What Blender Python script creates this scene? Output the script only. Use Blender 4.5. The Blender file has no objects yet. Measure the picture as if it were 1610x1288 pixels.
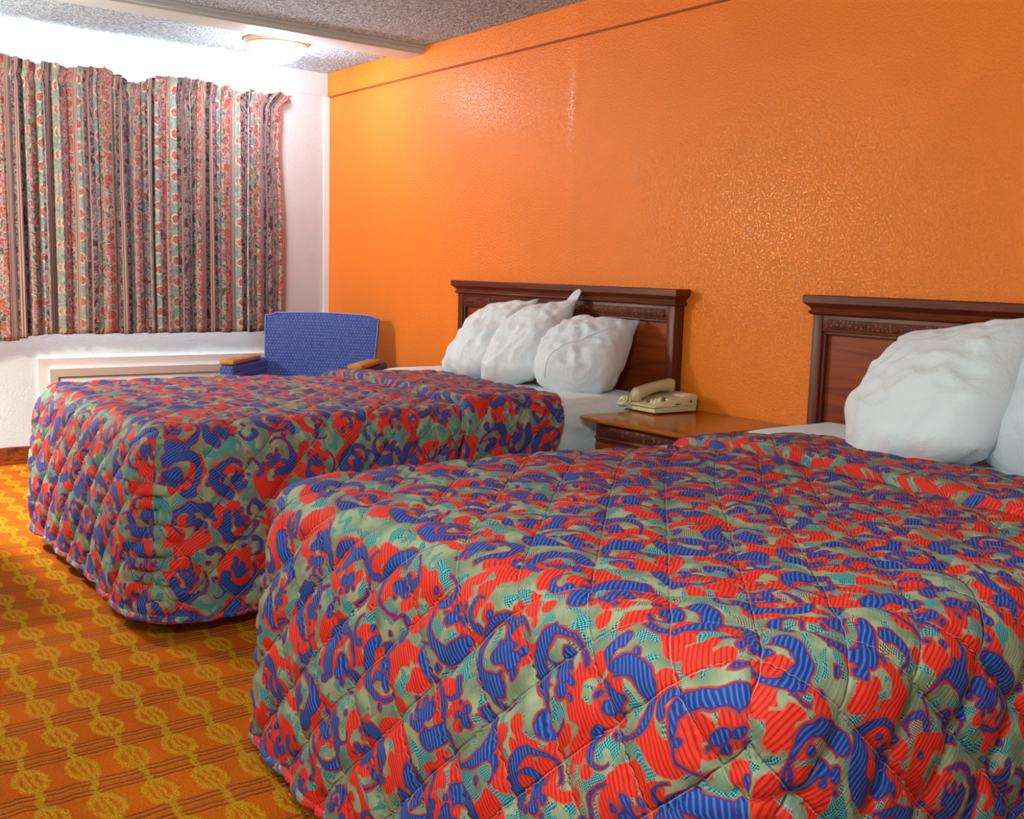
import bpy, bmesh, math, random
import numpy as np
from mathutils import Vector, Matrix, noise
random.seed(7)
S = bpy.context.scene
C = S.collection

# ------------------------------------------------------------------ camera
cam_d = bpy.data.cameras.new('camera'); cam = bpy.data.objects.new('camera', cam_d); C.objects.link(cam)
def cam_rows(a, b, c):
    ca, sa, cb, sb, cc, sc = math.cos(a), math.sin(a), math.cos(b), math.sin(b), math.cos(c), math.sin(c)
    base = Matrix(((1,0,0),(0,0,-1),(0,1,0)))
    yaw = Matrix(((ca,-sa,0),(sa,ca,0),(0,0,1)))
    pit = Matrix(((1,0,0),(0,cb,-sb),(0,sb,cb)))
    rol = Matrix(((cc,-sc,0),(sc,cc,0),(0,0,1)))
    return rol @ pit @ base @ yaw
R3 = cam_rows(-.9188, .1317, .0279)
mw = Matrix((R3[0], -R3[1], -R3[2])).transposed().to_4x4()
mw.translation = Vector((6.429, -3.314, 1.1814))
cam.matrix_world = mw
cam_d.sensor_width = 36.0; cam_d.sensor_fit = 'HORIZONTAL'
cam_d.lens = 36.0 * 1641.7 / 1610
cam_d.clip_start = .05
S.camera = cam

# ------------------------------------------------------------------ view, world, lights
S.view_settings.view_transform = 'Standard'; S.view_settings.look = 'None'
S.view_settings.gamma = 1; S.view_settings.use_curve_mapping = False
S.view_settings.exposure = 0.22
W = bpy.data.worlds.new('world'); S.world = W; W.use_nodes = True
W.node_tree.nodes['Background'].inputs[0].default_value = (.75, .85, 1, 1)
W.node_tree.nodes['Background'].inputs[1].default_value = 1.0

def light(name, kind, loc, energy, color, **kw):
    d = bpy.data.lights.new(name, kind); d.energy = energy; d.color = color
    for k, v in kw.items():
        if k != 'rot': setattr(d, k, v)
    o = bpy.data.objects.new(name, d); o.location = loc
    if 'rot' in kw: o.rotation_euler = kw['rot']
    C.objects.link(o); return o
# daylight entering through the window behind the curtain (sky light, thrown up and down by the reveals)
light('daylight_upper', 'AREA', (.03, -1.65, 2.06), 30, (.93,.96,1), shape='RECTANGLE', size=.10, size_y=2.3, rot=(0, math.radians(-165), 0))
light('daylight_lower', 'AREA', (.03, -1.45, .96), 9, (.86,.92,1), shape='RECTANGLE', size=.06, size_y=2.0, rot=(0, math.radians(-15), 0))
# lamps of the room, then a fill bulb added out of view
light('dome_bulb', 'POINT', (.70, -.69, 2.27), 27, (.92,.92,1), shadow_soft_size=.12)
light('floor_lamp_bulb', 'POINT', (1.15, -3.15, 1.62), 315, (.80,.93,1), shadow_soft_size=.09)
light('fill_dome_bulb', 'POINT', (5.9, -3.3, 2.25), 136, (.88,.98,.92), shadow_soft_size=.25)  # unseen fill, added to brighten the beds and the orange wall

# ------------------------------------------------------------------ helpers
def link(name, bm, mats, parent=None, smooth=True, angle=40):
    me = bpy.data.meshes.new(name); bm.to_mesh(me); bm.free()
    if not isinstance(mats, (list, tuple)): mats = [mats]
    for m in mats: me.materials.append(m)
    o = bpy.data.objects.new(name, me); C.objects.link(o)
    if parent: o.parent = parent
    if smooth:
        me.shade_smooth()
        try: me.set_sharp_from_angle(angle=math.radians(angle))
        except Exception: pass
    return o
def tag(o, label, cat, group=None):
    o['label'] = label; o['category'] = cat
    if group: o['group'] = group
    return o
def thing(name, label, cat, loc=(0,0,0), rz=0, group=None):
    o = bpy.data.objects.new(name, None); C.objects.link(o); o.empty_display_size = .1
    o.location = loc; o.rotation_euler = (0,0,rz)
    return tag(o, label, cat, group)
def struct(name, bm, mats, parent=None, smooth=False):
    o = link(name, bm, mats, parent, smooth=smooth)
    if not parent: o['kind'] = 'structure'
    return o
def box(bm, x0,x1,y0,y1,z0,z1, bev=0, mi=0, seg=2, mat=None):
    vs = [bm.verts.new((x,y,z)) for z in (z0,z1) for y in (y0,y1) for x in (x0,x1)]
    idx = ((0,2,3,1),(4,5,7,6),(0,1,5,4),(2,6,7,3),(0,4,6,2),(1,3,7,5))
    fs = [bm.faces.new([vs[i] for i in f]) for f in idx]
    for f in fs: f.material_index = mi
    if mat is not None: bmesh.ops.transform(bm, matrix=mat, verts=vs)
    if bev:
        es = list({e for f in fs for e in f.edges})
        bmesh.ops.bevel(bm, geom=es, offset=bev, segments=seg, profile=.5, affect='EDGES')
def rings(bm, lst, close=True, mi=0):
    """loft of horizontal rectangles (x0,x1,y0,y1,z)"""
    prev = None; fs = []
    for (x0,x1,y0,y1,z) in lst:
        v = [bm.verts.new(p) for p in ((x0,y0,z),(x1,y0,z),(x1,y1,z),(x0,y1,z))]
        if prev:
            for i in range(4): fs.append(bm.faces.new((prev[i], prev[(i+1)%4], v[(i+1)%4], v[i])))
        else: first = v
        prev = v
    if close:
        fs.append(bm.faces.new(prev)); fs.append(bm.faces.new(first[::-1]))
    for f in fs: f.material_index = mi
    bmesh.ops.recalc_face_normals(bm, faces=fs)
def lathe(bm, prof, seg=48, loc=(0,0,0)):
    prev = None
    for r, z in prof:
        if r < 1e-6: cur = [bm.verts.new((loc[0],loc[1],loc[2]+z))]
        else: cur = [bm.verts.new((loc[0]+r*math.cos(2*math.pi*i/seg), loc[1]+r*math.sin(2*math.pi*i/seg), loc[2]+z)) for i in range(seg)]
        if prev:
            for i in range(seg):
                a,b = prev[i%len(prev)], prev[(i+1)%len(prev)]; c,d = cur[(i+1)%len(cur)], cur[i%len(cur)]
                vs = []
                for q in (a,b,c,d):
                    if q not in vs: vs.append(q)
                if len(vs) > 2: bm.faces.new(vs)
        prev = cur
    bmesh.ops.recalc_face_normals(bm, faces=bm.faces[:])
def tube(bm, pts, r, seg=8, closed=False, caps=True):
    pts = [Vector(p) for p in pts]; n = len(pts); prev = None; ref = None; first = None
    for i, p in enumerate(pts):
        t = (pts[min(i+1,n-1)] - pts[max(i-1,0)]).normalized()
        if ref is None: ref = t.orthogonal().normalized()
        ref = (ref - t*ref.dot(t)).normalized(); b = t.cross(ref)
        rr = r(i/(n-1)) if callable(r) else r
        cur = [bm.verts.new(p + (ref*math.cos(2*math.pi*k/seg) + b*math.sin(2*math.pi*k/seg))*rr) for k in range(seg)]
        if prev:
            for k in range(seg): bm.faces.new((prev[k], prev[(k+1)%seg], cur[(k+1)%seg], cur[k]))
        else: first = cur
        prev = cur
    if caps: bm.faces.new(first[::-1]); bm.faces.new(prev)
    bmesh.ops.recalc_face_normals(bm, faces=bm.faces[:])
def grid_mesh(name, P, faces, mat, parent=None, uvs=None):
    me = bpy.data.meshes.new(name); me.from_pydata([tuple(p) for p in P], [], faces)
    me.materials.append(mat)
    if uvs is not None:
        ul = me.uv_layers.new(name='UVMap'); ul.data.foreach_set('uv', np.asarray(uvs, dtype=np.float32).ravel())
    me.shade_smooth(); me.update()
    o = bpy.data.objects.new(name, me); C.objects.link(o)
    if parent: o.parent = parent
    return o

# ------------------------------------------------------------------ node expressions
class G:
    def __init__(s, name):
        s.m = bpy.data.materials.new(name); s.m.use_nodes = True; s.t = s.m.node_tree
        s.b = s.t.nodes['Principled BSDF']; s.out = s.t.nodes['Material Output']
    def n(s, typ, **kw):
        nd = s.t.nodes.new(typ)
        for k, v in kw.items(): setattr(nd, k, v)
        return nd
    def put(s, v, sock):
        if isinstance(v, E_): s.t.links.new(v.o, sock)
        elif isinstance(v, (tuple, list)) and sock.type == 'RGBA' and len(v) == 3: sock.default_value = (*v, 1)
        else: sock.default_value = v
    def math(s, op, *a, clamp=False):
        nd = s.n('ShaderNodeMath', operation=op); nd.use_clamp = clamp
        for i, v in enumerate(a): s.put(v, nd.inputs[i])
        return E_(s, nd.outputs[0])
    def vec(s, op, a, b=None, scale=None):
        nd = s.n('ShaderNodeVectorMath', operation=op); s.put(a, nd.inputs[0])
        if b is not None: s.put(b, nd.inputs[1])
        if scale is not None: s.put(scale, nd.inputs['Scale'])
        return E_(s, nd.outputs['Value'] if op in ('DISTANCE','LENGTH','DOT_PRODUCT') else nd.outputs[0])
    def xyz(s, x, y, z=0.0):
        nd = s.n('ShaderNodeCombineXYZ'); [s.put(v, nd.inputs[i]) for i, v in enumerate((x,y,z))]; return E_(s, nd.outputs[0])
    def sep(s, v):
        nd = s.n('ShaderNodeSeparateXYZ'); s.put(v, nd.inputs[0]); return [E_(s, nd.outputs[i]) for i in range(3)]
    def uv(s): return E_(s, s.n('ShaderNodeUVMap').outputs[0])
    def obj(s): return E_(s, s.n('ShaderNodeTexCoord').outputs['Object'])
    def pos(s): return E_(s, s.n('ShaderNodeNewGeometry').outputs['Position'])
    def noise(s, v, scale, detail=2, rough=.5, dist=0, col=False, w=None):
        nd = s.n('ShaderNodeTexNoise'); s.put(v, nd.inputs['Vector'])
        nd.inputs['Scale'].default_value = scale; nd.inputs['Detail'].default_value = detail
        nd.inputs['Roughness'].default_value = rough; nd.inputs['Distortion'].default_value = dist
        return E_(s, nd.outputs['Color' if col else 'Fac'])
    def voro(s, v, scale, rnd=1, feature='F1', dim='2D', metric='EUCLIDEAN'):
        nd = s.n('ShaderNodeTexVoronoi', feature=feature, voronoi_dimensions=dim); s.put(v, nd.inputs['Vector'])
        if feature != 'DISTANCE_TO_EDGE': nd.distance = metric
        nd.inputs['Scale'].default_value = scale; nd.inputs['Randomness'].default_value = rnd
        return {k: E_(s, nd.outputs[k]) for k in ('Distance','Color','Position') if k in nd.outputs}
    def mix(s, f, a, b, blend='MIX'):
        nd = s.n('ShaderNodeMix', data_type='RGBA', blend_type=blend)
        s.put(f, nd.inputs[0]); s.put(a, nd.inputs[6]); s.put(b, nd.inputs[7]); return E_(s, nd.outputs[2])
    def step(s, x, lo, hi):
        nd = s.n('ShaderNodeMapRange'); nd.interpolation_type = 'SMOOTHSTEP'
        s.put(x, nd.inputs[0]); s.put(lo, nd.inputs[1]); s.put(hi, nd.inputs[2]); return E_(s, nd.outputs[0])
    def ramp(s, f, stops):
        nd = s.n('ShaderNodeValToRGB'); s.put(f, nd.inputs[0]); r = nd.color_ramp
        while len(r.elements) < len(stops): r.elements.new(.5)
        for e, (p, c) in zip(r.elements, stops): e.position = p; e.color = (*c, 1)
        return E_(s, nd.outputs[0])
    def bump(s, h, dist=.01, strength=1, normal=None):
        nd = s.n('ShaderNodeBump'); s.put(h, nd.inputs['Height']); nd.inputs['Distance'].default_value = dist
        nd.inputs['Strength'].default_value = strength
        if normal is not None: s.put(normal, nd.inputs['Normal'])
        return E_(s, nd.outputs[0])
    def done(s, color=None, rough=None, normal=None, **kw):
        if color is not None: s.put(color, s.b.inputs['Base Color'])
        if rough is not None: s.put(rough, s.b.inputs['Roughness'])
        if normal is not None: s.put(normal, s.b.inputs['Normal'])
        for k, v in kw.items(): s.put(v, s.b.inputs[k.replace('_', ' ')])
        return s.m
class E_:
    def __init__(s, g, o): s.g, s.o = g, o
    def __add__(s, x): return s.g.math('ADD', s, x)
    __radd__ = __add__
    def __mul__(s, x): return s.g.math('MULTIPLY', s, x)
    __rmul__ = __mul__
    def __sub__(s, x): return s.g.math('SUBTRACT', s, x)
    def __rsub__(s, x): return s.g.math('SUBTRACT', x, s)
    def __truediv__(s, x): return s.g.math('DIVIDE', s, x)
    def abs(s): return s.g.math('ABSOLUTE', s)
    def fract(s): return s.g.math('FRACT', s)
    def floor(s): return s.g.math('FLOOR', s)
    def min(s, x): return s.g.math('MINIMUM', s, x)
    def max(s, x): return s.g.math('MAXIMUM', s, x)
    def smin(s, x, k): return s.g.math('SMOOTH_MIN', s, x, k)
    def sin(s): return s.g.math('SINE', s)
    def cos(s): return s.g.math('COSINE', s)
def lin(r, g, b):
    f = lambda c: (c/255/12.92) if c/255 <= .04045 else ((c/255+.055)/1.055)**2.4
    return (f(r), f(g), f(b))

# ------------------------------------------------------------------ materials
def mat_wall(name, col, gloss=.42, orange=False):
    g = G(name); p = g.pos()
    n1 = g.noise(p, 105, 3, .6); n2 = g.noise(p, 26, 2, .5)
    h = g.step(n1, .42, .68) * 1.0 + n2 * .6
    if orange:   # vertical plaster seam where two boards meet
        x, y, z = g.sep(p)
        d = (x - 2.52 + (g.noise(p, 1.5)-.5)*.03)
        ridge = g.math('POWER', 2.718, (d*d)*(-900.0)) * 3.0 * g.step(z, 1.1, 1.7)
        h = h + ridge
    c = g.mix(g.step(g.noise(p, 1.3, 3, .6), .3, .7), col, tuple(c*.93 for c in col))
    return g.done(c, g.math('ADD', gloss, g.noise(p, 30, 2)*.12), g.bump(h, .004, .55), Specular_IOR_Level=.42 if orange else .4)
M_orange = mat_wall('orange_paint', lin(248,128,20), .25, True)
M_white = mat_wall('white_paint', lin(214,222,228), .55)
M_corner = G('white_trim').done(lin(232,232,232), .4)
def mat_ceiling():
    g = G('popcorn_ceiling'); p = g.pos()
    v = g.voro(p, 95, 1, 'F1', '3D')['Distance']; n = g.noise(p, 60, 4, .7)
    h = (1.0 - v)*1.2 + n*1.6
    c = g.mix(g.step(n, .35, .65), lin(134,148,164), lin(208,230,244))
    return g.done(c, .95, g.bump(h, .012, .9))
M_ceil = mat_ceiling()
M_beam = G('beam_paint').done(lin(184,196,198), .45)
M_fixture_ring = G('lamp_ring_tan').done(lin(205,176,140), .35)
def mat_emit(name, col, st):
    g = G(name); g.done(col, .4); g.b.inputs['Emission Color'].default_value = (*col, 1); g.b.inputs['Emission Strength'].default_value = st
    return g.m
M_glow = mat_emit('lit_glass', (1,.97,.92), 6.0)
M_shade = mat_emit('lit_lampshade', (1,.86,.66), 1.5)

def mat_wood(name, c1, c2, rough=.40, scale=1.0, axis=0):
    g = G(name); x, y, z = g.sep(g.obj())
    q = [x, y, z]; q = [q[i]*(1.2 if i == axis else 14.0) for i in range(3)]
    v = g.xyz(*q)
    n = g.noise(v, 2.2*scale, 5, .6, 1.2)
    f = g.step(n, .3, .72)
    fine = g.noise(g.xyz(*[q[i]*(1 if i == axis else 6) for i in range(3)]), 3, 3, .6)
    c = g.mix(f, c1, c2); c = g.mix(fine*.25, c, tuple(a*.35 for a in c1))
    return g.done(c, rough, g.bump(n, .001, .3), Specular_IOR_Level=.35)
M_wood = mat_wood('cherry_wood', lin(82,28,10), lin(124,52,18))
M_woodv = mat_wood('cherry_wood_upright', lin(76,26,10), lin(114,46,16), axis=2)
M_panel = mat_wood('cherry_panel', lin(112,40,8), lin(158,68,16), .36, .6)
M_top = mat_wood('cherry_top', lin(150,74,18), lin(190,106,28), .16, .8)
def mat_carved():
    g = G('carved_cherry_band'); p = g.obj(); x, y, z = g.sep(p)
    v = g.voro(p, 70, .8, 'F1', '3D')['Distance']; s = (x*170.0).sin()
    h = g.step(v, .1, .5) + s*.25
    c = g.mix(g.step(v, .15, .5), lin(138,66,34), lin(74,26,12))
    return g.done(c, .55, g.bump(h, .002, .6), Specular_IOR_Level=.25)
M_carved = mat_carved()
M_honey = mat_wood('honey_wood', lin(176,116,48), lin(206,150,76), .3)
def mat_base():
    g = G('baseboard_wood'); x,y,z = g.sep(g.obj())
    n = g.noise(g.xyz(x, y*6.0, z*30.0), 2.0, 4, .65, 1.5); k = g.noise(g.xyz(x, y*18.0, z*4.0), 1.4, 2)
    c = g.mix(g.step(n, .35, .65), lin(84,28,4), lin(150,72,16)); c = g.mix(g.step(k,.55,.7)*.6, c, lin(56,16,4))
    return g.done(c, .4)
M_base = mat_base()

def mat_sheet(name='white_cotton', col=(214,220,224), sc=6):
    g = G(name); p = g.obj()
    n = g.noise(p, sc, 4, .55, 1.4); n2 = g.noise(p, sc*4, 3, .6, .5)
    h = n*1.0 + n2*.25
    return g.done(lin(*col), .8, g.bump(h, .02, .45), Sheen_Weight=.15)
M_sheet = mat_sheet(); M_case = mat_sheet('pillowcase_cotton', (218,222,226), 9)

def mat_spread():
    g = G('quilted_paisley_fabric'); uv = g.uv()
    wv = g.noise(uv, 9, 2, .5, col=True)
    wx, wy, _ = g.sep(wv)
    u0, v0, _ = g.sep(uv)
    wv2 = g.noise(uv, 38, 1, .5, col=True); w2x, w2y, _ = g.sep(wv2)
    u = u0 + (wx-.5)*.055 + (w2x-.5)*.012; v = v0 + (wy-.5)*.055 + (w2y-.5)*.012
    P = g.xyz(u, v, 0.0)
    def local(vec, cell, jit=.35):
        sc = 1.0/cell
        vo = g.voro(vec, sc, jit)
        dx, dy, _ = g.sep(g.vec('SCALE', g.vec('SUBTRACT', vec, vo['Position']), scale=sc))
        r, gg, b = g.sep(vo['Color'])
        a = r*6.283
        ca, sa = a.cos(), a.sin()
        fl = (g.math('GREATER_THAN', gg, .5)*2.0 - 1.0)
        return (dx*ca + dy*sa), (dy*ca - dx*sa)*fl, b
    def circ(L, lst, k):
        s_ = None
        for (cx, cy, rr) in lst:
            dd = g.vec('DISTANCE', L, (cx, cy, 0)) - rr
            s_ = dd if s_ is None else s_.smin(dd, k)
        return s_
    def hook(lx, ly, L, R_, w0, w1, cut):
        # tapering crescent: thin tail at -x, broad head at +x
        w = g.math('ADD', w0, g.step(lx, -R_, R_*.9)*(w1-w0))
        return ((g.vec('LENGTH', L) - R_).abs() - w).max((ly*(-1.0)) - cut)
    # blue: crescent curling over a three-lobed tulip
    lx, ly, b1 = local(P, .158)
    L = g.xyz(lx, ly, 0.0)
    h1 = hook(lx, ly, L, .33, .018, .095, .10)
    t1 = circ(L, [(.02,-.06,.095),(-.07,-.17,.055),(.10,-.20,.075),(.02,-.32,.035),(.33,-.10,.075),(-.12,-.02,.03)], .05)
    sb = h1.smin(t1, .02) + (b1-.5)*.03 + .012
    # red: fat curl with knobbed ends, and stray buds
    lx, ly, b2 = local(g.vec('ADD', P, (.417, .263, 0)), .150)
    L = g.xyz(lx, ly, 0.0)
    h2 = hook(lx, ly, L, .27, .05, .13, .02)
    t2 = circ(L, [(-.30,-.06,.10),(.33,-.09,.09),(.02,.30,.13),(.12,-.22,.12),(-.10,-.33,.08),(.22,-.34,.06),(-.02,-.10,.05)], .05)
    sr = h2.smin(t2, .03) + (b2-.5)*.04 - .022
    # small blue commas
    lx, ly, b3 = local(g.vec('ADD', P, (1.731, .913, 0)), .118)
    L = g.xyz(lx, ly, 0.0)
    sb2 = hook(lx, ly, L, .20, .012, .06, .0).smin(circ(L, [(.19,-.05,.075),(-.05,-.26,.05)], .03), .02)
    sb = sb.min(sb2 + .012)
    # ground colour
    gn = g.noise(uv, 14, 2)
    col = g.mix(g.step(gn, .35, .65), lin(102,116,92), lin(148,154,118))
    # checks
    cm = g.noise(g.vec('ADD', P, (5.3, 2.1, 0)), 30, 1, .4, .8)
    ck = g.n('ShaderNodeTexChecker'); ck.inputs['Scale'].default_value = 360
    g.put(P, ck.inputs['Vector']); ckf = E_(g, ck.outputs['Fac'])
    teal = g.mix(ckf, lin(22,70,100), lin(90,172,160)); crm = g.mix(ckf, lin(70,52,44), lin(170,160,130))
    which = g.step(g.noise(P, 11, 1), .56, .60)
    chk = g.mix(which, teal, crm)
    mask = g.step(cm, .528, .545)
    col = g.mix(mask, col, chk)
    # ribs, woven lines
    ribc = (u0*.83 + v0*.56 + (wx-.5)*.03)*2*math.pi/.0075
    rib = g.step(ribc.sin(), -.2, .9)
    # red
    red_m = 1.0 - g.step(sr, -.004, .008); red_o = 1.0 - g.step(sr, .014, .024)
    red = g.mix(rib, lin(222,50,30), lin(172,28,22))
    col = g.mix(red_o*.55, col, lin(178,92,72))
    col = g.mix(red_m, col, red)
    # blue with purple and red outlines
    blue_m = 1.0 - g.step(sb, -.006, .006)
    pur = 1.0 - g.step(sb, .014, .022); out = 1.0 - g.step(sb, .034, .046)
    blue = g.mix(rib, lin(18,48,120), lin(60,98,168))
    col = g.mix(out, col, lin(160,52,50))
    col = g.mix(pur, col, lin(66,42,112))
    col = g.mix(blue_m, col, blue)
    # stitches
    c_ = .18
    def line(e):
        f = ((e/c_)).fract(); return (f - .5).abs()      # .5 at the line
    wob = (g.noise(uv, 12, 1)-.5)*.012
    a = line(u0 + v0 + wob - .117+.09*0); b = line(u0 - v0 + wob - .019)
    st = a.max(b)
    thr = g.step(st, .4925, .4965)
    col = g.mix(thr*.38, col, lin(190,176,160))
    # folds puckering out from the stitches
    pk = g.noise(g.xyz((u0+v0)*7.0, (u0-v0)*7.0, 0.0), 7, 3, .6, .6)
    near = g.step(st, .36, .5)
    h = rib*.06 + pk*near*1.0 + g.noise(uv, 30, 3, .6)*.35 - g.step(st, .462, .5)*1.1
    return g.done(col, .7, g.bump(h, .006, .6), Specular_IOR_Level=.25)
M_spread = mat_spread()

def mat_curtain():
    g = G('floral_curtain_print'); uv = g.uv(); u, v, _ = g.sep(uv)
    wv = g.noise(uv, 30, 2, .5, col=True); wx, wy, _ = g.sep(wv)
    P_ = .50
    q = (u/P_).fract()*P_
    us = u + (wx-.5)*.012; vs = v + (wy-.5)*.02
    W_ = g.xyz(us, vs, 0.0)
    # sage ground
    sg = g.noise(W_, 40, 3, .6, 1.0)
    sage = g.mix(g.step(sg, .3, .7), lin(126,150,140), lin(184,196,180))
    # rose column
    def roses(center, vo, R=.026):
        dy = ((v + vo)/.125).fract() - .5
        dx = q - center + (g.noise(g.xyz(0.0, ((v+vo)/.125).floor()*3.1, center*9), 1.0)-.5)*.02
        nn = g.noise(W_, 75, 2, .5)
        L = g.vec('LENGTH', g.xyz(dx, dy*.125, 0.0)) + (nn-.5)*.026
        sw = g.noise(W_, 70, 2, .6, 2.5)
        c = g.ramp(sw, [(0,lin(120,24,44)),(.42,lin(176,46,64)),(.50,lin(206,96,92)),(.55,lin(232,190,176)),(.62,lin(190,60,72)),(1,lin(214,120,110))])
        m_o = 1.0 - g.step(L, R+.004, R+.008); m_i = 1.0 - g.step(L, R-.003, R)
        return m_o, m_i, c
    # leafy dark band
    lf = g.noise(g.xyz(us*22.0 + vs*9.0, vs*15.0 - us*4.0, 0.0), .8, 3, .6, 2.6)
    leaf = g.ramp(lf, [(0,lin(40,24,40)),(.40,lin(62,36,50)),(.47,lin(120,62,76)),(.52,lin(186,160,150)),(.57,lin(110,90,120)),(.63,lin(64,74,62)),(.74,lin(200,178,160)),(1,lin(150,90,90))])
    lf2 = g.noise(g.xyz(us*16.0 - vs*7.0, vs*12.0, 0.0), .95, 3, .6, 2.2)
    leaf2 = g.ramp(lf2, [(0,lin(46,60,54)),(.42,lin(84,96,84)),(.48,lin(196,190,170)),(.54,lin(176,110,130)),(.60,lin(150,70,90)),(.66,lin(206,176,170)),(1,lin(120,120,110))])
    # peony band
    vo = g.voro(g.vec('ADD', W_, (0.31, .11, 0)), 15.5, .8); dd = vo['Distance']; r_, g_, b_ = g.sep(vo['Color'])
    dn = dd + (g.noise(W_, 60, 2)-.5)*.25
    pet = g.noise(W_, 42, 2, .5, 3.0)
    pc = g.mix(g.step(pet, .40, .58), g.mix(r_, lin(136,30,58), lin(176,66,50)), g.mix(g_, lin(204,108,90), lin(206,140,140)))
    peony = g.mix(1.0 - g.step(dn, .43, .46), leaf2, lin(210,190,168))
    peony = g.mix(1.0 - g.step(dn, .38, .41), peony, pc)
    # stripes
    sq = g.ramp(((q-.12)/.04).abs(), [(0,lin(214,180,176)),(.22,lin(120,60,60)),(.30,lin(226,200,176)),(.5,lin(60,32,40)),(.6,lin(210,170,160)),(.8,lin(150,96,90)),(1,lin(226,206,180))])
    col = leaf
    def band(lo, hi, c, base): return g.mix(g.step(q, lo-.0012, lo+.0012)*(1.0 - g.step(q, hi-.0012, hi+.0012)), base, c)
    s1 = sage
    for (ce, vo_) in ((.035,.0),(.275,.055)):
        mo, mi_, c = roses(ce, vo_); s1 = g.mix(mo, s1, lin(236,214,196)); s1 = g.mix(mi_, s1, c)
    col = band(0, .07, s1, col); col = band(.12, .16, sq, col); col = band(.24, .31, s1, col)
    col = band(.31, .36, leaf2, col); col = band(.36, .47, peony, col); sq2 = g.ramp(((q-.47)/.03), [(0,lin(226,206,180)),(.2,lin(96,50,60)),(.34,lin(210,170,160)),(.55,lin(150,130,140)),(.7,lin(226,200,176)),(.85,lin(110,60,66)),(1,lin(214,180,176))])
    col = band(.47, .50, sq2, col)
    for e in (.0,.07,.24,.31,.36,.47):
        ln = 1.0 - g.step((q - e).abs(), .0016, .0028)
        col = g.mix(ln*.8, col, lin(206,150,140))
    col = g.mix(1.0, col, (.74,.78,.80), 'MULTIPLY'); g.done(col, .75, g.bump(g.noise(uv, 90, 2), .002, .3))
    tr = g.n('ShaderNodeBsdfTranslucent'); g.put(col, tr.inputs['Color'])
    mx = g.n('ShaderNodeMixShader'); mx.inputs[0].default_value = .12
    g.t.links.new(g.b.outputs[0], mx.inputs[1]); g.t.links.new(tr.outputs[0], mx.inputs[2]); g.t.links.new(mx.outputs[0], g.out.inputs[0])
    return g.m
M_curtain = mat_curtain()

def mat_carpet():
    g = G('patterned_carpet'); p = g.pos(); x, y, z = g.sep(p)
    nz = g.noise(p, 6, 3, .6, col=True); n1, n2, _ = g.sep(nz)
    nf = g.noise(p, 45, 2, .6, col=True); f1, f2, _ = g.sep(nf)
    xx = x + (n1-.5)*.014 + (f1-.5)*.026; yy = y + (n2-.5)*.014 + (f2-.5)*.022
    X = ((xx - 3.39)/.2033 + .5).fract() - .5
    Y = ((yy + 2.35)/.1143 + .5).fract() - .5
    px = X*.2033; py = Y*.1143
    # link: ring with a middle strand
    L = g.vec('LENGTH', g.xyz(px/1.75, py, 0.0))
    ring = 1.0 - g.step((L - .031).abs(), .003, .011)
    inner = (1.0 - g.step((py.abs() - .008).abs(), .003, .008)) * (1.0 - g.step(px.abs(), .040, .052))
    strand = 1.0 - g.step((py + (px*60.0).sin()*.004).abs(), .006, .011)
    strand = strand * g.step(px.abs(), .045, .055)
    pile = g.noise(p, 190, 3, .8)
    chain = ring.max(inner).max(strand) * g.step(g.noise(p, 150, 2, .7), .28, .60)
    # ridges running across
    xr = x + (g.noise(g.xyz(x*3.0, y*9.0, 0.0), 2.0, 2)-.5)*.02
    Xr = ((xr - 3.39)/.2033).fract()
    rd = None; rl = None
    for c in (.34,.43,.57,.66):
        a_ = 1.0 - g.step((Xr - c).abs(), .008, .020); b_ = 1.0 - g.step((Xr - c - .035).abs(), .006, .016)
        rd = a_ if rd is None else rd.max(a_); rl = b_ if rl is None else rl.max(b_)
    base = g.mix(g.step(g.noise(p, 3, 3), .35, .65), lin(204,98,10), lin(186,84,8))
    cross = (1.0 - g.step((Xr-.5).abs(), .10, .14))
    base = g.mix(cross*.35, base, lin(176,96,30))
    c = g.mix(rd*.7, base, lin(98,44,14)); c = g.mix(rl*.45, c, lin(206,132,66))
    c = g.mix(chain*.9, c, lin(206,158,30))
    c = g.mix(g.step(pile, .40, .62)*.45, c, lin(84,44,8))
    h = pile*.5 + g.noise(p, 200, 2)*.4 - rd*.8 + chain*.5 + rl*.4
    return g.done(c, .95, g.bump(h, .006, .8), Specular_IOR_Level=.05)
M_carpet = mat_carpet()

def mat_blue():
    g = G('dotted_blue_upholstery'); uv = g.obj(); x, y, z = g.sep(uv)
    s = .019
    row = (z/s).floor(); X = ((x/s) + row*.5).fract() - .5; Z = (z/s).fract() - .5
    Y = ((y/s) + row*.5).fract() - .5
    d1 = g.vec('LENGTH', g.xyz(X, Z, 0.0))
    dot = 1.0 - g.step(d1, .10, .17)
    dash = (1.0 - g.step((((z/s)*1.0).fract()-.0).abs(), .06, .12)) * g.step(((x/s)*2).fract(), .3, .4)
    c = g.mix(g.step(g.noise(uv, 60, 2), .3, .7), lin(46,62,128), lin(60,80,150))
    c = g.mix(dash*.18, c, lin(30,40,96)); c = g.mix(dot*.7, c, lin(150,168,210))
    return g.done(c, .85, g.bump(g.noise(uv, 260, 2), .001, .4))
M_blue = mat_blue()
M_pipe = G('blue_piping').done(lin(110,130,190), .6)
M_beige = G('ivory_plastic').done(lin(206,192,150), .35)
M_beige2 = G('handset_plastic').done(lin(184,170,128), .35)
M_dark = G('dark_plastic').done(lin(40,36,32), .4)
M_key = G('key_plastic').done(lin(226,214,178), .4)
M_ac = G('unit_white_enamel').done(lin(228,230,234), .3)
M_acgrille = G('unit_grille_grey').done(lin(120,124,130), .5)  # flat grey of the grille slats
M_metal = G('brushed_metal').done(lin(150,150,150), .35, Metallic=.9)
M_glass = G('window_glass').done((.9,.95,1), .02, Transmission_Weight=1.0)
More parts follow.
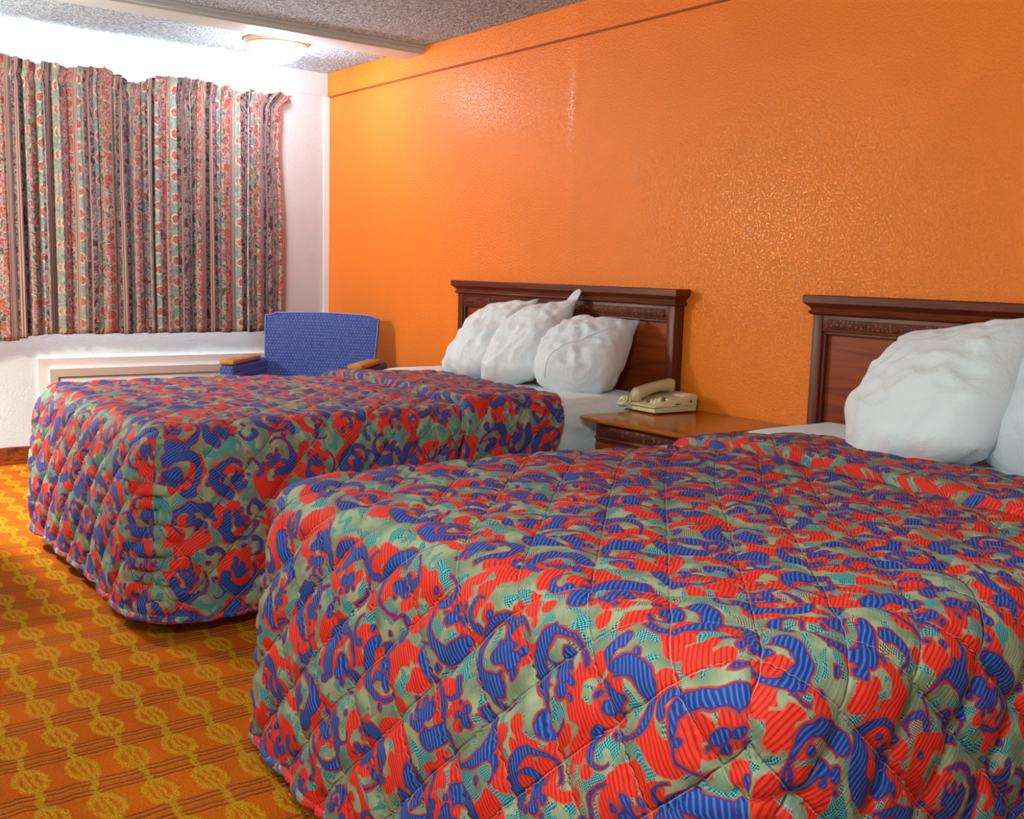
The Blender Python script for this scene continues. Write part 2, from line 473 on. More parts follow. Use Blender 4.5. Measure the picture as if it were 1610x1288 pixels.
M_brass = G('brass').done(lin(176,140,70), .3, Metallic=.9)

# ------------------------------------------------------------------ room shell
XR, YF, ZC = 8.0, -4.6, 2.44
b = bmesh.new(); box(b, -.15, XR+.15, YF-.15, .15, -.1, 0); struct('floor', b, M_carpet)
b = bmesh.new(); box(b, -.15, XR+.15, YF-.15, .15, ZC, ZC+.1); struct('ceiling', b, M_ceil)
b = bmesh.new(); box(b, -.15, XR+.15, 0, .15, 0, ZC); struct('wall_back', b, M_orange)
b = bmesh.new(); box(b, XR, XR+.15, YF, 0, 0, ZC); struct('wall_right', b, M_white)
b = bmesh.new(); box(b, -.15, XR+.15, YF-.15, YF, 0, ZC); struct('wall_front', b, M_white)
# window wall with a window opening and a unit opening
wy0, wy1, wz0, wz1 = -2.75, -.62, .95, 2.10
ay0, ay1, az0, az1 = -1.745, -.50, .10, .499
b = bmesh.new()
box(b, -.15, 0, YF, wy0, 0, ZC); box(b, -.15, 0, wy0, wy1, wz1, ZC); box(b, -.15, 0, wy1, 0, wz0, ZC)
box(b, -.15, 0, wy0, 0, az1, wz0); box(b, -.15, 0, wy0, ay0, 0, az1); box(b, -.15, 0, ay1, 0, 0, az1); box(b, -.15, 0, ay0, ay1, 0, az0)
struct('wall_left', b, M_white)
# upper band of each wall, standing a little proud
b = bmesh.new(); box(b, 0, XR, -.014, 0, 2.29, ZC, .004); struct('trim_1', b, M_orange)
b = bmesh.new(); box(b, 0, .010, YF, -.014, 2.29, ZC, .003); struct('trim_2', b, M_white)
b = bmesh.new(); box(b, 0, .012, -.045, 0, .0, 2.29, .003); struct('trim_3', b, M_corner)
# dark joint below the orange band
b = bmesh.new(); box(b, .0, XR, -.006, 0, 2.283, 2.29); struct('trim_4', b, G('orange_joint').done(lin(150,58,14), .7))
# boxed ceiling beam with stepped face
b = bmesh.new()
box(b, .985, 1.180, YF, -.001, 2.392, ZC, .003); box(b, 1.165, 1.192, YF, -.0, 2.405, 2.425, .004); box(b, 1.175, 1.20, YF, -.0, 2.425, ZC, .003)
struct('trim_5', b, M_beam)
b = bmesh.new(); box(b, 0, .014, YF, -1.86, 0, .102, .003); box(b, 0, .014, -.42, -.02, 0, .102, .003); struct('baseboard_left', b, M_base)
b = bmesh.new(); box(b, .02, XR, -.014, 0, 0, .102, .003); struct('baseboard_back', b, M_base)
# window
b = bmesh.new()
for (y0,y1,z0,z1) in ((wy0,wy1,wz0,wz0+.05),(wy0,wy1,wz1-.05,wz1),(wy0,wy0+.05,wz0,wz1),(wy1-.05,wy1,wz0,wz1),((wy0+wy1)/2-.025,(wy0+wy1)/2+.025,wz0,wz1)):
    box(b, -.12, -.06, y0, y1, z0, z1, .004)
wf = struct('window_1', b, M_corner)
b = bmesh.new(); box(b, -.092, -.088, wy0+.05, wy1-.05, wz0+.05, wz1-.05); link('pane', b, M_glass, wf, smooth=False)
# casing around the wall unit
b = bmesh.new()
def frame(bm, y0,y1,z1, wdt, x0, x1, xin):
    # three-sided mitred casing: outer (y0,y1,z1), inner inset by wdt; face runs x1 (outer) to xin (inner)
    O = [(y0,0),(y0,z1),(y1,z1),(y1,0)]; I = [(y0+wdt,0),(y0+wdt,z1-wdt),(y1-wdt,z1-wdt),(y1-wdt,0)]
    vo = [bm.verts.new((x1,*p)) for p in O]; vi = [bm.verts.new((xin,*p)) for p in I]
    bo = [bm.verts.new((x0,*p)) for p in O]; bi = [bm.verts.new((x0,*p)) for p in I]
    for i in range(3):
        bm.faces.new((vo[i],vo[i+1],vi[i+1],vi[i])); bm.faces.new((bo[i],bo[i+1],vo[i+1],vo[i])); bm.faces.new((vi[i],vi[i+1],bi[i+1],bi[i]))
    bmesh.ops.recalc_face_normals(bm, faces=bm.faces[:])
frame(b, -1.86, -.42, .608, .062, 0, .022, .012)
frame(b, -1.798, -.482, .546, .05, 0, .030, .004)
struct('trim_6', b, M_corner)

# wall air unit
ac = thing('air_conditioner', 'white through-wall air conditioner unit set low in the wall under the curtain', 'air conditioner', (0, (ay0+ay1)/2, .10))
hw = (ay1-ay0)/2 - .012
b = bmesh.new(); box(b, -.13, -.012, -hw, hw, 0.002, .388, .008); link('body', b, M_ac, ac)
b = bmesh.new()
for i in range(9): box(b, -.014, -.006, -hw+.03, hw-.03, .20+i*.018, .206+i*.018)
link('grille', b, M_acgrille, ac, smooth=False)
b = bmesh.new(); box(b, -.012, -.004, -hw+.02, hw-.02, .02, .18, .006); link('front_panel', b, M_ac, ac)

# ceiling dome lamp
def dome(name, label, loc, rs=1.0):
    t = thing(name, label, 'ceiling light', loc, group='ceiling dome lights')
    b = bmesh.new(); lathe(b, [(0,0),(.185*rs,0),(.188*rs,-.010),(.180*rs,-.014),(.180*rs,-.020),(.172*rs,-.024),(.172*rs,-.030),(.160*rs,-.036),(.13*rs,-.036),(0,-.036)], 64)
    link('ring', b, M_fixture_ring, t, angle=30)
    b = bmesh.new(); lathe(b, [(.158*rs,-.030),(.162*rs,-.04),(.150*rs,-.062),(.118*rs,-.090),(.07*rs,-.110),(.02*rs,-.118),(.012*rs,-.128),(0,-.132)], 64)
    o = link('glass_dome', b, M_glow, t); o.visible_shadow = True
    o.visible_shadow = False if False else True
    return t, o
d1, g1 = dome('dome_light', 'glowing white glass dome light on the ceiling near the curtain', (.70, -.69, ZC))
d2, g2 = dome('dome_light', 'added unseen fill light in the form of a second ceiling dome, over the space in front of the beds', (5.9, -3.3, ZC))  # dome added out of view to carry the fill bulb

# ------------------------------------------------------------------ curtain
def make_curtain():
    y0, y1 = -2.75, -.375
    zt, zb = 2.252, .752
    nu = 1500; u = np.linspace(0, 1, nu)
    yb = y0 + (y1-y0)*u
    rng = np.random.RandomState(5)
    # pleat phase with uneven pitch
    pitch = .078
    ph = (yb - y0)/pitch*2*np.pi
    wob = sum(a*np.sin(2*np.pi*f*u + p) for a, f, p in ((1.1,3.1,.3),(.8,7.3,1.9),(.5,12.7,4.1)))
    ph = ph + wob
    amp = .026*(1+.35*np.sin(2*np.pi*5.3*u+1.0)+.2*np.sin(2*np.pi*9.7*u))
    X = amp*(np.sin(ph) + .22*np.sin(2*ph+.6)); Yo = .020*np.sin(2*ph+.4)
    arc = np.concatenate([[0], np.cumsum(np.hypot(np.diff(X), np.diff(yb+Yo)))])
    nv = 60; vv = np.concatenate([np.linspace(0,.06,14), np.linspace(.06,1,nv-13)[1:]])
    sag_y = np.array([-2.75,-2.5,-2.35,-2.2,-2.007,-1.832,-1.772,-1.686,-1.625,-1.476,-1.31,-1.18,-1.056,-.893,-.802,-.75,-.664,-.598,-.535,-.472,-.40,-.375])
    sag_z = np.array([2.26,2.24,2.265,2.24,2.263,2.238,2.259,2.234,2.252,2.262,2.195,2.255,2.267,2.266,2.240,2.258,2.216,2.251,2.226,2.258,2.235,2.205])
    top = np.interp(yb, sag_y, sag_z) + .003*np.sin(ph)
    bot = zb - .036*(1/(1+np.exp((yb+1.95)/.03))) + .003*np.sin(ph*.5)
    P = []; UV = []
    for j, t in enumerate(vv):
        z = top*(1-t) + bot*t
        # header stitching: gathered tight 7 cm below top, ruffle above
        dz = (zt - z)
        gather = np.exp(-((dz-.085)/.022)**2)
        a = (1 - .55*gather)
        low = .75 + .35*np.clip(dz/1.2, 0, 1)
        drift = .006*np.sin(3.0*z + 9*u) + .010*np.sin(1.7*z+23*u)*np.clip(dz,0,1)
        x = .105 + X*a*low + drift + .035*np.clip((.09-dz)/.09,0,1)*.8
        y = yb + Yo*a*low
        flare = np.clip((yb+.60)/.22, 0, 1)
        y = y + flare*(.095*np.clip((.10-dz)/.10,0,1)**1.3 - .03*np.exp(-((dz-.35)/.3)**2) - .0*dz)
        P.append(np.stack([x, y, z], 1)); UV.append(np.stack([arc, z], 1))
    P = np.concatenate(P); UV = np.concatenate(UV)
    n = len(vv); F = []; L = []
    for j in range(n-1):
        for i in range(nu-1):
            q = (j*nu+i, j*nu+i+1, (j+1)*nu+i+1, (j+1)*nu+i); F.append(q); L.extend(q)
    o = grid_mesh('curtain', P, F, M_curtain, uvs=UV[np.array(L)])
    m = o.modifiers.new('thick', 'SOLIDIFY'); m.thickness = .0016; m.offset = 0
    tag(o, 'pleated floral curtain with rose stripes drawn across the window', 'curtain')
    o.location = (.0, 0, 0)
    return o
curt = make_curtain()
b = bmesh.new(); tube(b, [(.085, -2.9, 2.19), (.085, -.40, 2.19)], .009, 10)
for y in (-2.85, -1.7, -.45): box(b, 0, .09, y-.01, y+.01, 2.18, 2.20)
tag(link('curtain_rod', b, M_metal), 'thin curtain rod hidden behind the top of the floral curtain', 'curtain rod')

# ------------------------------------------------------------------ headboards
def headboard(x0, label):
    t = thing('headboard', label, 'headboard', (x0+.82, 0, 0), group='matching cherry headboards')
    h = .82
    b = bmesh.new()
    prof = [(1.052,.000),(1.056,.010),(1.062,.014),(1.068,.010),(1.070,.006),(1.078,.008),(1.086,.016),(1.092,.024),(1.095,.027),(1.097,.030),(1.122,.030),(1.125,.027)]
    rings(b, [(-h-o, h+o, -.062-o, -.002, z) for z, o in prof]); link('cornice', b, M_wood, t, angle=25)
    for s in (-1, 1):
        b = bmesh.new(); xa, xb = sorted((s*h, s*(h-.042))); box(b, xa, xb, -.062, -.004, .0, 1.053, .003); link('post', b, M_woodv, t)
    b = bmesh.new(); box(b, -h+.042, h-.042, -.058, -.004, .992, 1.053, .002)
    link('top_rail', b, M_wood, t)
    b = bmesh.new(); box(b, -h+.060, h-.060, -.064, -.050, 1.003, 1.038, .004); link('carved_band', b, M_carved, t)
    b = bmesh.new(); box(b, -h+.042, h-.042, -.034, -.004, .30, .992); 
    rings(b, [(-h+.052,h-.052,0,0,0)], close=False) if False else None
    link('panel', b, M_panel, t)
    b = bmesh.new()
    for s in (-1, 1):
        xa, xb = sorted((s*(h-.042), s*(h-.055))); box(b, xa, xb, -.052, -.030, .30, .992, .003)
    box(b, -h+.055, h-.055, -.052, -.030, .980, .992, .003)
    link('panel_moulding', b, M_woodv, t)
    return t
headboard(1.652, 'dark cherry wood headboard on the orange wall behind the bed near the window')
headboard(4.000, 'dark cherry wood headboard on the orange wall at the right edge of the photo')

# ------------------------------------------------------------------ beds
ZT = .640
def make_bed(x0, x1, label):
    cx = (x0+x1)/2
    t = thing('bed', label, 'bed', (cx, -1.15, 0), group='pair of beds')
    w = (x1-x0)/2
    b = bmesh.new(); box(b, -w+.03, w-.03, -1.02, 1.05, .06, .33, .02); link('box_spring', b, M_sheet, t)
    # mattress with hanging sheet
    nu, nv = 90, 90
    # section loop: mattress rounded, sheet draping at the head end
    P = []; F = []
    N = 120
    ys = np.linspace(-1.05, 1.09, 110)
    def sec(y):
        pts = []
        rs = .06; zb = .30
        # left bottom -> left top -> right top -> right bottom
        for k in range(24): pts.append((-w - .004, zb + (ZT-rs-zb)*k/23))
        for k in range(1, 9):
            a = math.pi/2*k/8; pts.append((-w+rs-rs*math.cos(a), ZT-rs+rs*math.sin(a)))
        for k in range(1, 40): pts.append((-w+rs+(2*w-2*rs)*k/40, ZT))
        for k in range(0, 8):
            a = math.pi/2*(1-k/8); pts.append((w-rs+rs*math.cos(a), ZT-rs+rs*math.sin(a)))
        for k in range(24): pts.append((w+.004, ZT-rs - (ZT-rs-zb)*k/23))
        return pts
    sp = sec(0); m = len(sp)
    for y in ys:
        e = min(1, max(0, (1.09-y)/.06)); dr = .05*(1-math.sqrt(max(0,1-(1-e)**2)))
        for k, (x, z) in enumerate(sp):
            p = Vector((x*3+cx, y*3, z*3)); n = noise.noise(p)*.006
            s = abs(x) > w-.03
            if s: n += .007*noise.noise(Vector((cx, y*5+z*9, z*12))) + .004*math.sin(z*55+y*14+3*noise.noise(p))
            f = 1 if x > 0 else -1
            hd = min(1, max(0, (y-.42)/.22)); hd = .030*hd*hd*(3-2*hd)*(1 if z > ZT-.08 else 0)
            P.append((x + (f*n if s else 0) , y, z + hd + (n if not s else 0) - (dr if z > ZT-.08 else 0)))
    L = len(ys)
    for j in range(L-1):
        for k in range(m-1): F.append((j*m+k, j*m+k+1, (j+1)*m+k+1, (j+1)*m+k))
    F.append(tuple(range((L-1)*m, L*m))); F.append(tuple(reversed(range(0, m))))
    o = grid_mesh('mattress', P, F, M_sheet, t)
    # hanging sheet at the near side by the nightstand
    P = []; F = []; nn, mm = 60, 46
    for j in range(nn):
        y = .30 + .76*j/(nn-1)
        for k in range(mm):
            q = k/(mm-1); z = .655 - .50*q
            x = w + .004 + .010*min(1, q*6) + .006*math.sin(y*31 + z*6)*q + .007*noise.noise(Vector((cx+y*6, z*7, 2))) + .004*math.sin(z*60+y*20+4*noise.noise(Vector((y*4,z*5,1))))
            if q < .05: x -= .01
            P.append((x, y, z))
    for j in range(nn-1):
        for k in range(mm-1): F.append((j*mm+k, (j+1)*mm+k, (j+1)*mm+k+1, j*mm+k+1))
    o = grid_mesh('sheet', P, F, M_sheet, t)
    md = o.modifiers.new('thick', 'SOLIDIFY'); md.thickness = .003
    return t
make_bed(1.72, 3.235, 'bed with white sheets nearer the window, between chair and nightstand')
make_bed(4.085, 5.60, 'nearest bed with white sheets, at the right front of the photo')

def make_spread(x0, x1, yfoot, yend, yfold, skew, label, seed, hem=.07, belly=0.0):
    """bedspread: top + rounded shoulder + skirt on three sides, quilted"""
    rng = random.Random(seed)
    rs, rc = .085, .05
    zt = ZT + .022
    ax0, ax1, ay0_ = x0-.01+rs, x1+.012-rs, yfoot+rs       # flat top outline
    nx = 128
    # rows from foot to head in cloth distance with a fold
    Ltop = yend - ay0_; fold = yfold - ay0_
    step = .0115
    rows = []      # (y, h)
    k = 0.0
    while k < fold-.001:
        rows.append((ay0_ + k, -.014*max(0, 1-(fold-k)/.035), k)); k += (rc/12 if k < rc-.0001 else step)
    # fold bulge
    H = .036
    nb = 9
    for i in range(nb+1):
        a = -math.pi/2 + math.pi*i/nb
        rows.append((yfold - .032*math.cos(a), H/2 + H/2*math.sin(a), k + .11*i/nb))
    kk = rows[-1][2]; y = yfold
    while y < yend - .012:
        y += step; kk += step; rows.append((y, H*(1-.5*min(1, (y-yfold)/.4)), kk))
    y = rows[-1][0]; H = rows[-1][1]
    for i in range(1, 8):
        a = math.pi/2*i/7
        rows.append((y + .02*math.sin(a), H - (H+.02)*(1-math.cos(a)), kk + .03*i/7))
    ny = len(rows)
    cc = np.linspace(0, rc, 13)[:-1]; xs = np.concatenate([ax0+cc, np.linspace(ax0+rc, ax1-rc, nx-24), (ax1-cc)[::-1]])
    def skewf(xf, yrow):      # xf: lateral cloth coordinate
        wgt = min(1, max(0, (yrow - (ay0_+.5))/.8)); wgt = wgt*wgt*(3-2*wgt)
        s0 = (xf - x0)/(x1-x0)
        return wgt*(skew[0] + skew[1]*min(1, s0) + (skew[2]*min(1, max(0, (s0-1)*3)) if s0 > 1 else 0))
    V = []; NRM = []; CL = []       # position, height add, cloth coord
    def corner(px, py):
        # round foot corners of the flat top outline
        for cxn, sx in ((ax0+rc, -1), (ax1-rc, 1)):
            if (px-cxn)*sx > 0 and py < ay0_+rc:
                u = (px-cxn)*sx/rc; v = (ay0_+rc-py)/rc
                m = max(u, v); h = math.hypot(u, v)
                if h > 0: u, v = u*m/h, v*m/h
                return cxn+sx*u*rc, ay0_+rc-v*rc
        return px, py
    top_idx = {}
    for j, (y, h, k) in enumerate(rows):
        for i in range(nx):
            px, py = corner(xs[i], y)
            sy = skewf(xs[i], y)
            sag = .006*noise.noise(Vector((px*2.2, y*2.2, seed))) 
            hw = min(1, max(0, (y - (ay0_+.7))/.6)); sag -= .030*hw*math.exp(-((xs[i]-ax0)/.16)**2)
            V.append((px, py + sy, zt + sag)); NRM.append(h); CL.append((xs[i], ay0_ + k - fold*0)); top_idx[(i, j)] = len(V)-1
    F = []; UVF = []
    def addf(q, uvq): F.append(q); UVF.extend(uvq)
    for j in range(ny-1):
        for i in range(nx-1):
            q = (top_idx[(i,j)], top_idx[(i+1,j)], top_idx[(i+1,j+1)], top_idx[(i,j+1)])
            addf(q, [CL[v] for v in q])
    # perimeter: left side head->foot, foot left->right, right side foot->head
    per = [(0, j, 'L') for j in range(ny-1, 0, -1)] + [(0, 0, 'C')] + [(i, 0, 'F') for i in range(1, nx-1)] + [(nx-1, 0, 'D')] + [(nx-1, j, 'R') for j in range(1, ny)]
    Ls = (zt - rs - hem) ; nd_arc = 12; nd = nd_arc + int(Ls/.0115)
    sk = []
    for s_i, (i, j, sd) in enumerate(per):
        bx, by, bz = V[top_idx[(i,j)]]; y, h, k = rows[j]
        # outward normal in plan
        def nrm(px, py):
            n = Vector((0,0))
            cl = ax0+rc; cr = ax1-rc; cf = ay0_+rc
            qx, qy = corner(xs[i], y)
            dx = min(0, qx-cl)*1.0 if qx < cl else max(0, qx-cr); dy = min(0, qy-cf)
            if sd in ('L','R') and y >= cf: return Vector((-1 if sd == 'L' else 1, 0))
            if sd == 'F' and cl <= xs[i] <= cr: return Vector((0,-1))
            v = Vector((dx, dy)); return v.normalized()
        n = nrm(bx, by)
        ca = abs(n.x*n.y)*2     # 1 at the diagonal of a corner
        col = [top_idx[(i,j)]]
        sd_ = 'side' if sd in 'LR' else ('foot' if sd == 'F' else 'corner')
        perim = s_i*.0115
        for m in range(1, nd+1):
            if m <= nd_arc:
                a = math.pi/2*m/nd_arc; off = rs*math.sin(a); dz = rs*(1-math.cos(a)); d = rs*a
            else:
                q = (m-nd_arc)/(nd-nd_arc); off = rs; dz = rs + Ls*q; d = rs*math.pi/2 + Ls*q
            q = max(0, (dz-rs)/Ls)
            flare = ((.018 + .012*ca)*q if n.x > -.3 else -.006*q) + (belly*q*math.sin(math.pi*i/(nx-1))**.7 if sd == 'F' else 0) + .018*math.sin(q*math.pi)*(1-ca)
            wave = q*(.007*math.sin(perim*5.1+seed) + .005*math.sin(perim*11.3+1+seed))
            ruch = ca*.007*math.sin(d*2*math.pi/.045 + 2*noise.noise(Vector((d*8, perim*6, seed))))*min(1, q*4)*(1 if ca > .15 else 0)
            o2 = off + flare + wave + ruch
            sgn = -1 if sd in ('L','C') else 1
            clx = (ax0 - d) if n.x < -.001 else ((ax1 + d) if n.x > .001 else xs[i])
            extra = 0
            if sd == 'R': extra = skewf(x1 + d*1.0, y) - skewf(xs[i], y)
            lift = .012*ca*0
            V.append((bx + n.x*o2, by + n.y*o2 + extra, bz - dz + (.012*math.sin(perim*2.3+seed) * q)))
            NRM.append(h*(1-.25*q)); 
            CL.append(('S', xs[i], ay0_ + k, d, n.x, n.y, o2))
            col.append(len(V)-1)
        sk.append(col)
    def uvof(v, side, bi):
        c = CL[v]
        if c[0] != 'S': bxu, byu, d, ex, ey = c[0], c[1], 0, 0, 0
        else:
            bxu, byu, d = c[1], c[2], c[3]
            phi = math.atan2(abs(c[4]), max(1e-9, -c[5])) if c[5] < 0 else math.pi/2
            ex = phi*c[6]*(1 if c[4] > 0 else -1); ey = -(math.pi/2-phi)*c[6]
            bxu, byu = (bxu, byu+ey) if side in 'LR' else (bxu+ex, byu)
        if side == 'L': return (ax0 - d, byu)
        if side == 'R': return (ax1 + d, byu)
        return (bxu, ay0_ - d)
    iC = next(k for k, p in enumerate(per) if p[2] == 'C'); iD = next(k for k, p in enumerate(per) if p[2] == 'D')
    for s in range(len(per)-1):
        side = 'L' if s < iC else ('R' if s >= iD else 'F')
        for m in range(nd):
            q = (sk[s][m], sk[s+1][m], sk[s+1][m+1], sk[s][m+1])
            addf(q[::-1], [uvof(v, side, s) for v in q[::-1]])
    me = bpy.data.meshes.new('bedspread'); me.from_pydata(V, [], F); me.materials.append(M_spread)
    ul = me.uv_layers.new(name='UVMap'); ul.data.foreach_set('uv', np.asarray(UVF, dtype=np.float32).ravel())
    me.update()
    nv = len(V); co = np.zeros(nv*3); me.vertices.foreach_get('co', co); co = co.reshape(-1,3)
    no = np.zeros(nv*3); me.vertex_normals.foreach_get('vector', no); no = no.reshape(-1,3)
    # cloth coords per vertex (for quilting): last loop wins
    lv = np.zeros(len(me.loops), dtype=np.int32); me.loops.foreach_get('vertex_index', lv)
    uvv = np.zeros((nv,2)); uvv[lv] = np.asarray(UVF)
    c_ = .18
    wob = np.array([noise.noise(Vector((a*12, b_*12, 1)))*.006 for a, b_ in uvv])
    fa = ((uvv[:,0]+uvv[:,1]-.117+wob)/c_)%1; fb = ((uvv[:,0]-uvv[:,1]-.019+wob)/c_)%1
    # shader line sits at frac = 0 (|f-.5| = .5)
    pa = 1-np.abs(2*fa-1)**4; pb = 1-np.abs(2*fb-1)**4
    puff = np.sqrt(np.clip(pa*pb,0,1))
    onside = np.clip((zt - .03 - co[:,2])/.10, 0, 1)
    amp = .015 + .008*onside
    wr = np.array([noise.noise(Vector((a*16, b_*16, 5)))+.6*noise.noise(Vector((a*38, b_*30, 9))) for a, b_ in uvv])
    NR = np.array(NRM); amp = amp*np.where(NR > 0, .75, 1)
    Hh = NR + amp*puff + .0028*wr*(.5+.5*puff)
    co += no*Hh[:,None]
    me.vertices.foreach_set('co', co.ravel()); me.shade_smooth(); me.update()
    cx, cy = (x0+x1)/2, (yfoot+yend)/2
    for v in me.vertices: v.co.x -= cx; v.co.y -= cy
    root = bpy.data.objects.new('bedspread', me); C.objects.link(root); root.location = (cx, cy, 0)
    tag(root, label, 'bedspread', 'matching quilted bedspreads')
    md = root.modifiers.new('thick', 'SOLIDIFY'); md.thickness = .010; md.offset = -1
    # bound hem
    hemp = [Vector(me.vertices[c[-1]].co) for c in sk]
    b = bmesh.new(); tube(b, hemp[::2], .011, 8)
    uvl = b.loops.layers.uv.new('UVMap')
    for f in b.faces:
        for l in f.loops: l[uvl].uv = (l.vert.co.x*.9 + l.vert.co.y*1.1 + 3, l.vert.co.z*2 + l.vert.co.x*.5)
    link('hem_binding', b, M_spread, root)
    return root
make_spread(1.785, 3.235, -2.285, -.51, -.97, (.05, -.13, -.20), 'red and blue quilted bedspread on the bed nearer the window', 3)
make_spread(4.085, 5.60, -2.285, -.57, -.90, (.09, -.24, -.10), 'red and blue quilted bedspread on the nearest bed, at the right front', 11, .055, .06)

# ------------------------------------------------------------------ pillows
def pillow(label, loc, rot, a=.25, b_=.33, T=.11, seed=1, flap=.06, tip=0.0, group=None, slump=.3, crumple=1.0, rnd=.5, hem=None):
    n, m = 56, 72
    P = []; F = []
    def z_(u, v): return (max(0, (1-abs(u)**2.6))*max(0, (1-abs(v)**2.8)))**.5
    idx = {}
    for side in (1, -1):
        for j in range(m+1):
            v = -1 + 2*j/m
            for i in range(n+1):
                u = -1 + 2*i/n
                edge = (i in (0, n)) or (j in (0, m))
                if side == -1 and edge: idx[(side,i,j)] = idx[(1,i,j)]; continue
                x = a*u*(1 - .10*(1-v*v)*abs(u)**3) ; y = b_*v*(1 - .08*(1-u*u)*abs(v)**3)
                kr = rnd*(1 - (max(0,u)*max(0,v))**.7); x, y = x*math.sqrt(1-kr*v*v*.75), y*math.sqrt(1-kr*u*u*.75)
                t = z_(u, v)
                z = side*T*t*(1 + slump*(-v)*.5)
                q = Vector((u*1.6+seed*3.1, v*1.9, side*2.0+seed))
                w = noise.noise(q)*.018 + noise.noise(q*3.3)*.006*crumple + .010*crumple*(.35-abs(noise.noise(q*1.9+Vector((3,3,3)))))
                # radiating creases from corners
                ang = math.atan2(1-abs(v), 1-abs(u)+1e-4); rad = math.hypot(1-abs(u), 1-abs(v))
                w += .006*math.sin(ang*11+seed+3*noise.noise(q*1.5))*math.exp(-rad*2.4)
                w += .004*(1-abs(noise.noise(Vector((u*2.2+v*1.1, v*2.0-u, seed*2.0))))*5)*t
                z += side*w*min(1, t*2.2)
                x += .012*noise.noise(q*1.3+Vector((7,0,0))); y += .014*noise.noise(q*1.2+Vector((0,9,0)))
                P.append((x, y, z)); idx[(side,i,j)] = len(P)-1
        for j in range(m):
            for i in range(n):
                f = (idx[(side,i,j)], idx[(side,i+1,j)], idx[(side,i+1,j+1)], idx[(side,i,j+1)])
                F.append(f if side == 1 else f[::-1])
    me = bpy.data.meshes.new('pillow'); me.from_pydata(P, [], F); me.materials.append(M_case); me.shade_smooth(); me.update()
    o = bpy.data.objects.new('pillow', me); C.objects.link(o); o.location = loc; o.rotation_euler = rot
    tag(o, label, 'pillow', group)
    if hem:       # stitched hem of the pillowcase running over the front face
        (u0, v0), (u1, v1) = hem; pts = []
        for k in range(41):
            q = k/40; fi = (u0+(u1-u0)*q+1)/2*n; fj = (v0+(v1-v0)*q + .05*math.sin(q*5) + 1)/2*m
            i0, j0 = int(fi), int(fj); tx, ty = fi-i0, fj-j0
            c = [me.vertices[idx[(1, min(n, i0+a_), min(m, j0+b2))]].co for a_ in (0,1) for b2 in (0,1)]
            p = (c[0]*(1-ty)+c[1]*ty)*(1-tx) + (c[2]*(1-ty)+c[3]*ty)*tx
            pts.append(p + Vector((0,0,.001)))
        bb = bmesh.new(); tube(bb, pts, .0032, 8); link('pillowcase_hem', bb, M_case, o)
    if flap:      # open, loose end of the pillowcase
        P = []; F = []; K = 10
        for i in range(n+1):
            u = -1 + 2*i/n
            x0 = a*u*(1-.0); 
            base = P_edge = me.vertices[idx[(1,i,m)]].co
            for k in range(K+1):
                q = k/K
                ln = flap*(.75 + .25*noise.noise(Vector((u*2, seed, 0)))) + tip*max(0, (u-.55)/.45)**2
                P.append((base.x*(1+.02*q) , base.y - .012 + (ln+.012)*q, base.z + .012*math.sin(u*9+seed+q*2)*q + .010*noise.noise(Vector((u*5, q*2, seed)))))
        for i in range(n):
            for k in range(K): F.append((i*(K+1)+k, i*(K+1)+k+1, (i+1)*(K+1)+k+1, (i+1)*(K+1)+k))
        f = grid_mesh('pillowcase_flap', P, F, M_case, o)
        md = f.modifiers.new('thick', 'SOLIDIFY'); md.thickness = .006; md.offset = 0
        md2 = f.modifiers.new('sub', 'SUBSURF'); md2.levels = md2.render_levels = 1
    return o
R = math.radians
from mathutils import Euler
def lean(tilt, yaw, roll=0):
    # pillow stands on its short edge, face to -y, leaning back by tilt; yaw about z; roll in its own plane
    m = Matrix.Rotation(yaw, 3, 'Z') @ Matrix.Rotation(R(90)-tilt, 3, 'X') @ Matrix.Rotation(roll, 3, 'Z')
    return m.to_euler()
ZS = ZT + .010
def ppos(x, y, b_, tilt, T):   # centre so that the lower edge rests on the sheet
    return (x, y, ZS + b_*math.cos(tilt)*.93 + T*.25)
t1 = R(45)
pillow('crumpled white pillow farthest left against the headboard of the bed near the window', ppos(2.30,-.33,.25,t1,.1), lean(t1, R(-2), R(17)), .215, .255, .10, 2, .0, crumple=1.8, group='pillows on the bed near the window')
pillow('white pillow with a peaked case flap, middle of three on the far bed', ppos(2.61,-.335,.26,t1,.1), lean(t1, R(0), R(18)), .205, .255, .10, 5, .02, .07, crumple=1.2, group='pillows on the bed near the window')
pillow('plump white pillow nearest the telephone, on the bed near the window', ppos(2.95,-.285,.215,t1,.1), lean(t1, R(18), R(4)), .22, .215, .13, 8, .0, .0, crumple=1.2, rnd=.62, hem=((-.55,-.93),(.78,.55)), group='pillows on the bed near the window')
t2 = R(42)
pillow('white pillow mostly hidden behind the large pillow on the nearest bed', ppos(4.57,-.155,.195,R(10),.07), lean(R(10), R(0), R(3)), .19, .195, .06, 21, .0, rnd=.35, group='pillows on the nearest bed')
pillow('large smooth white pillow standing at the front on the nearest bed', ppos(4.745,-.475,.25,t2,.1), lean(t2, R(-14), R(17)), .275, .28, .12, 12, .0, rnd=.55, crumple=1.3, group='pillows on the nearest bed')
pillow('white pillow at the right edge of the photo beside the large pillow', ppos(5.10,-.35,.27,R(36),.1), lean(R(36), R(-4), R(6)), .27, .29, .125, 15, .0, rnd=.6, group='pillows on the nearest bed')

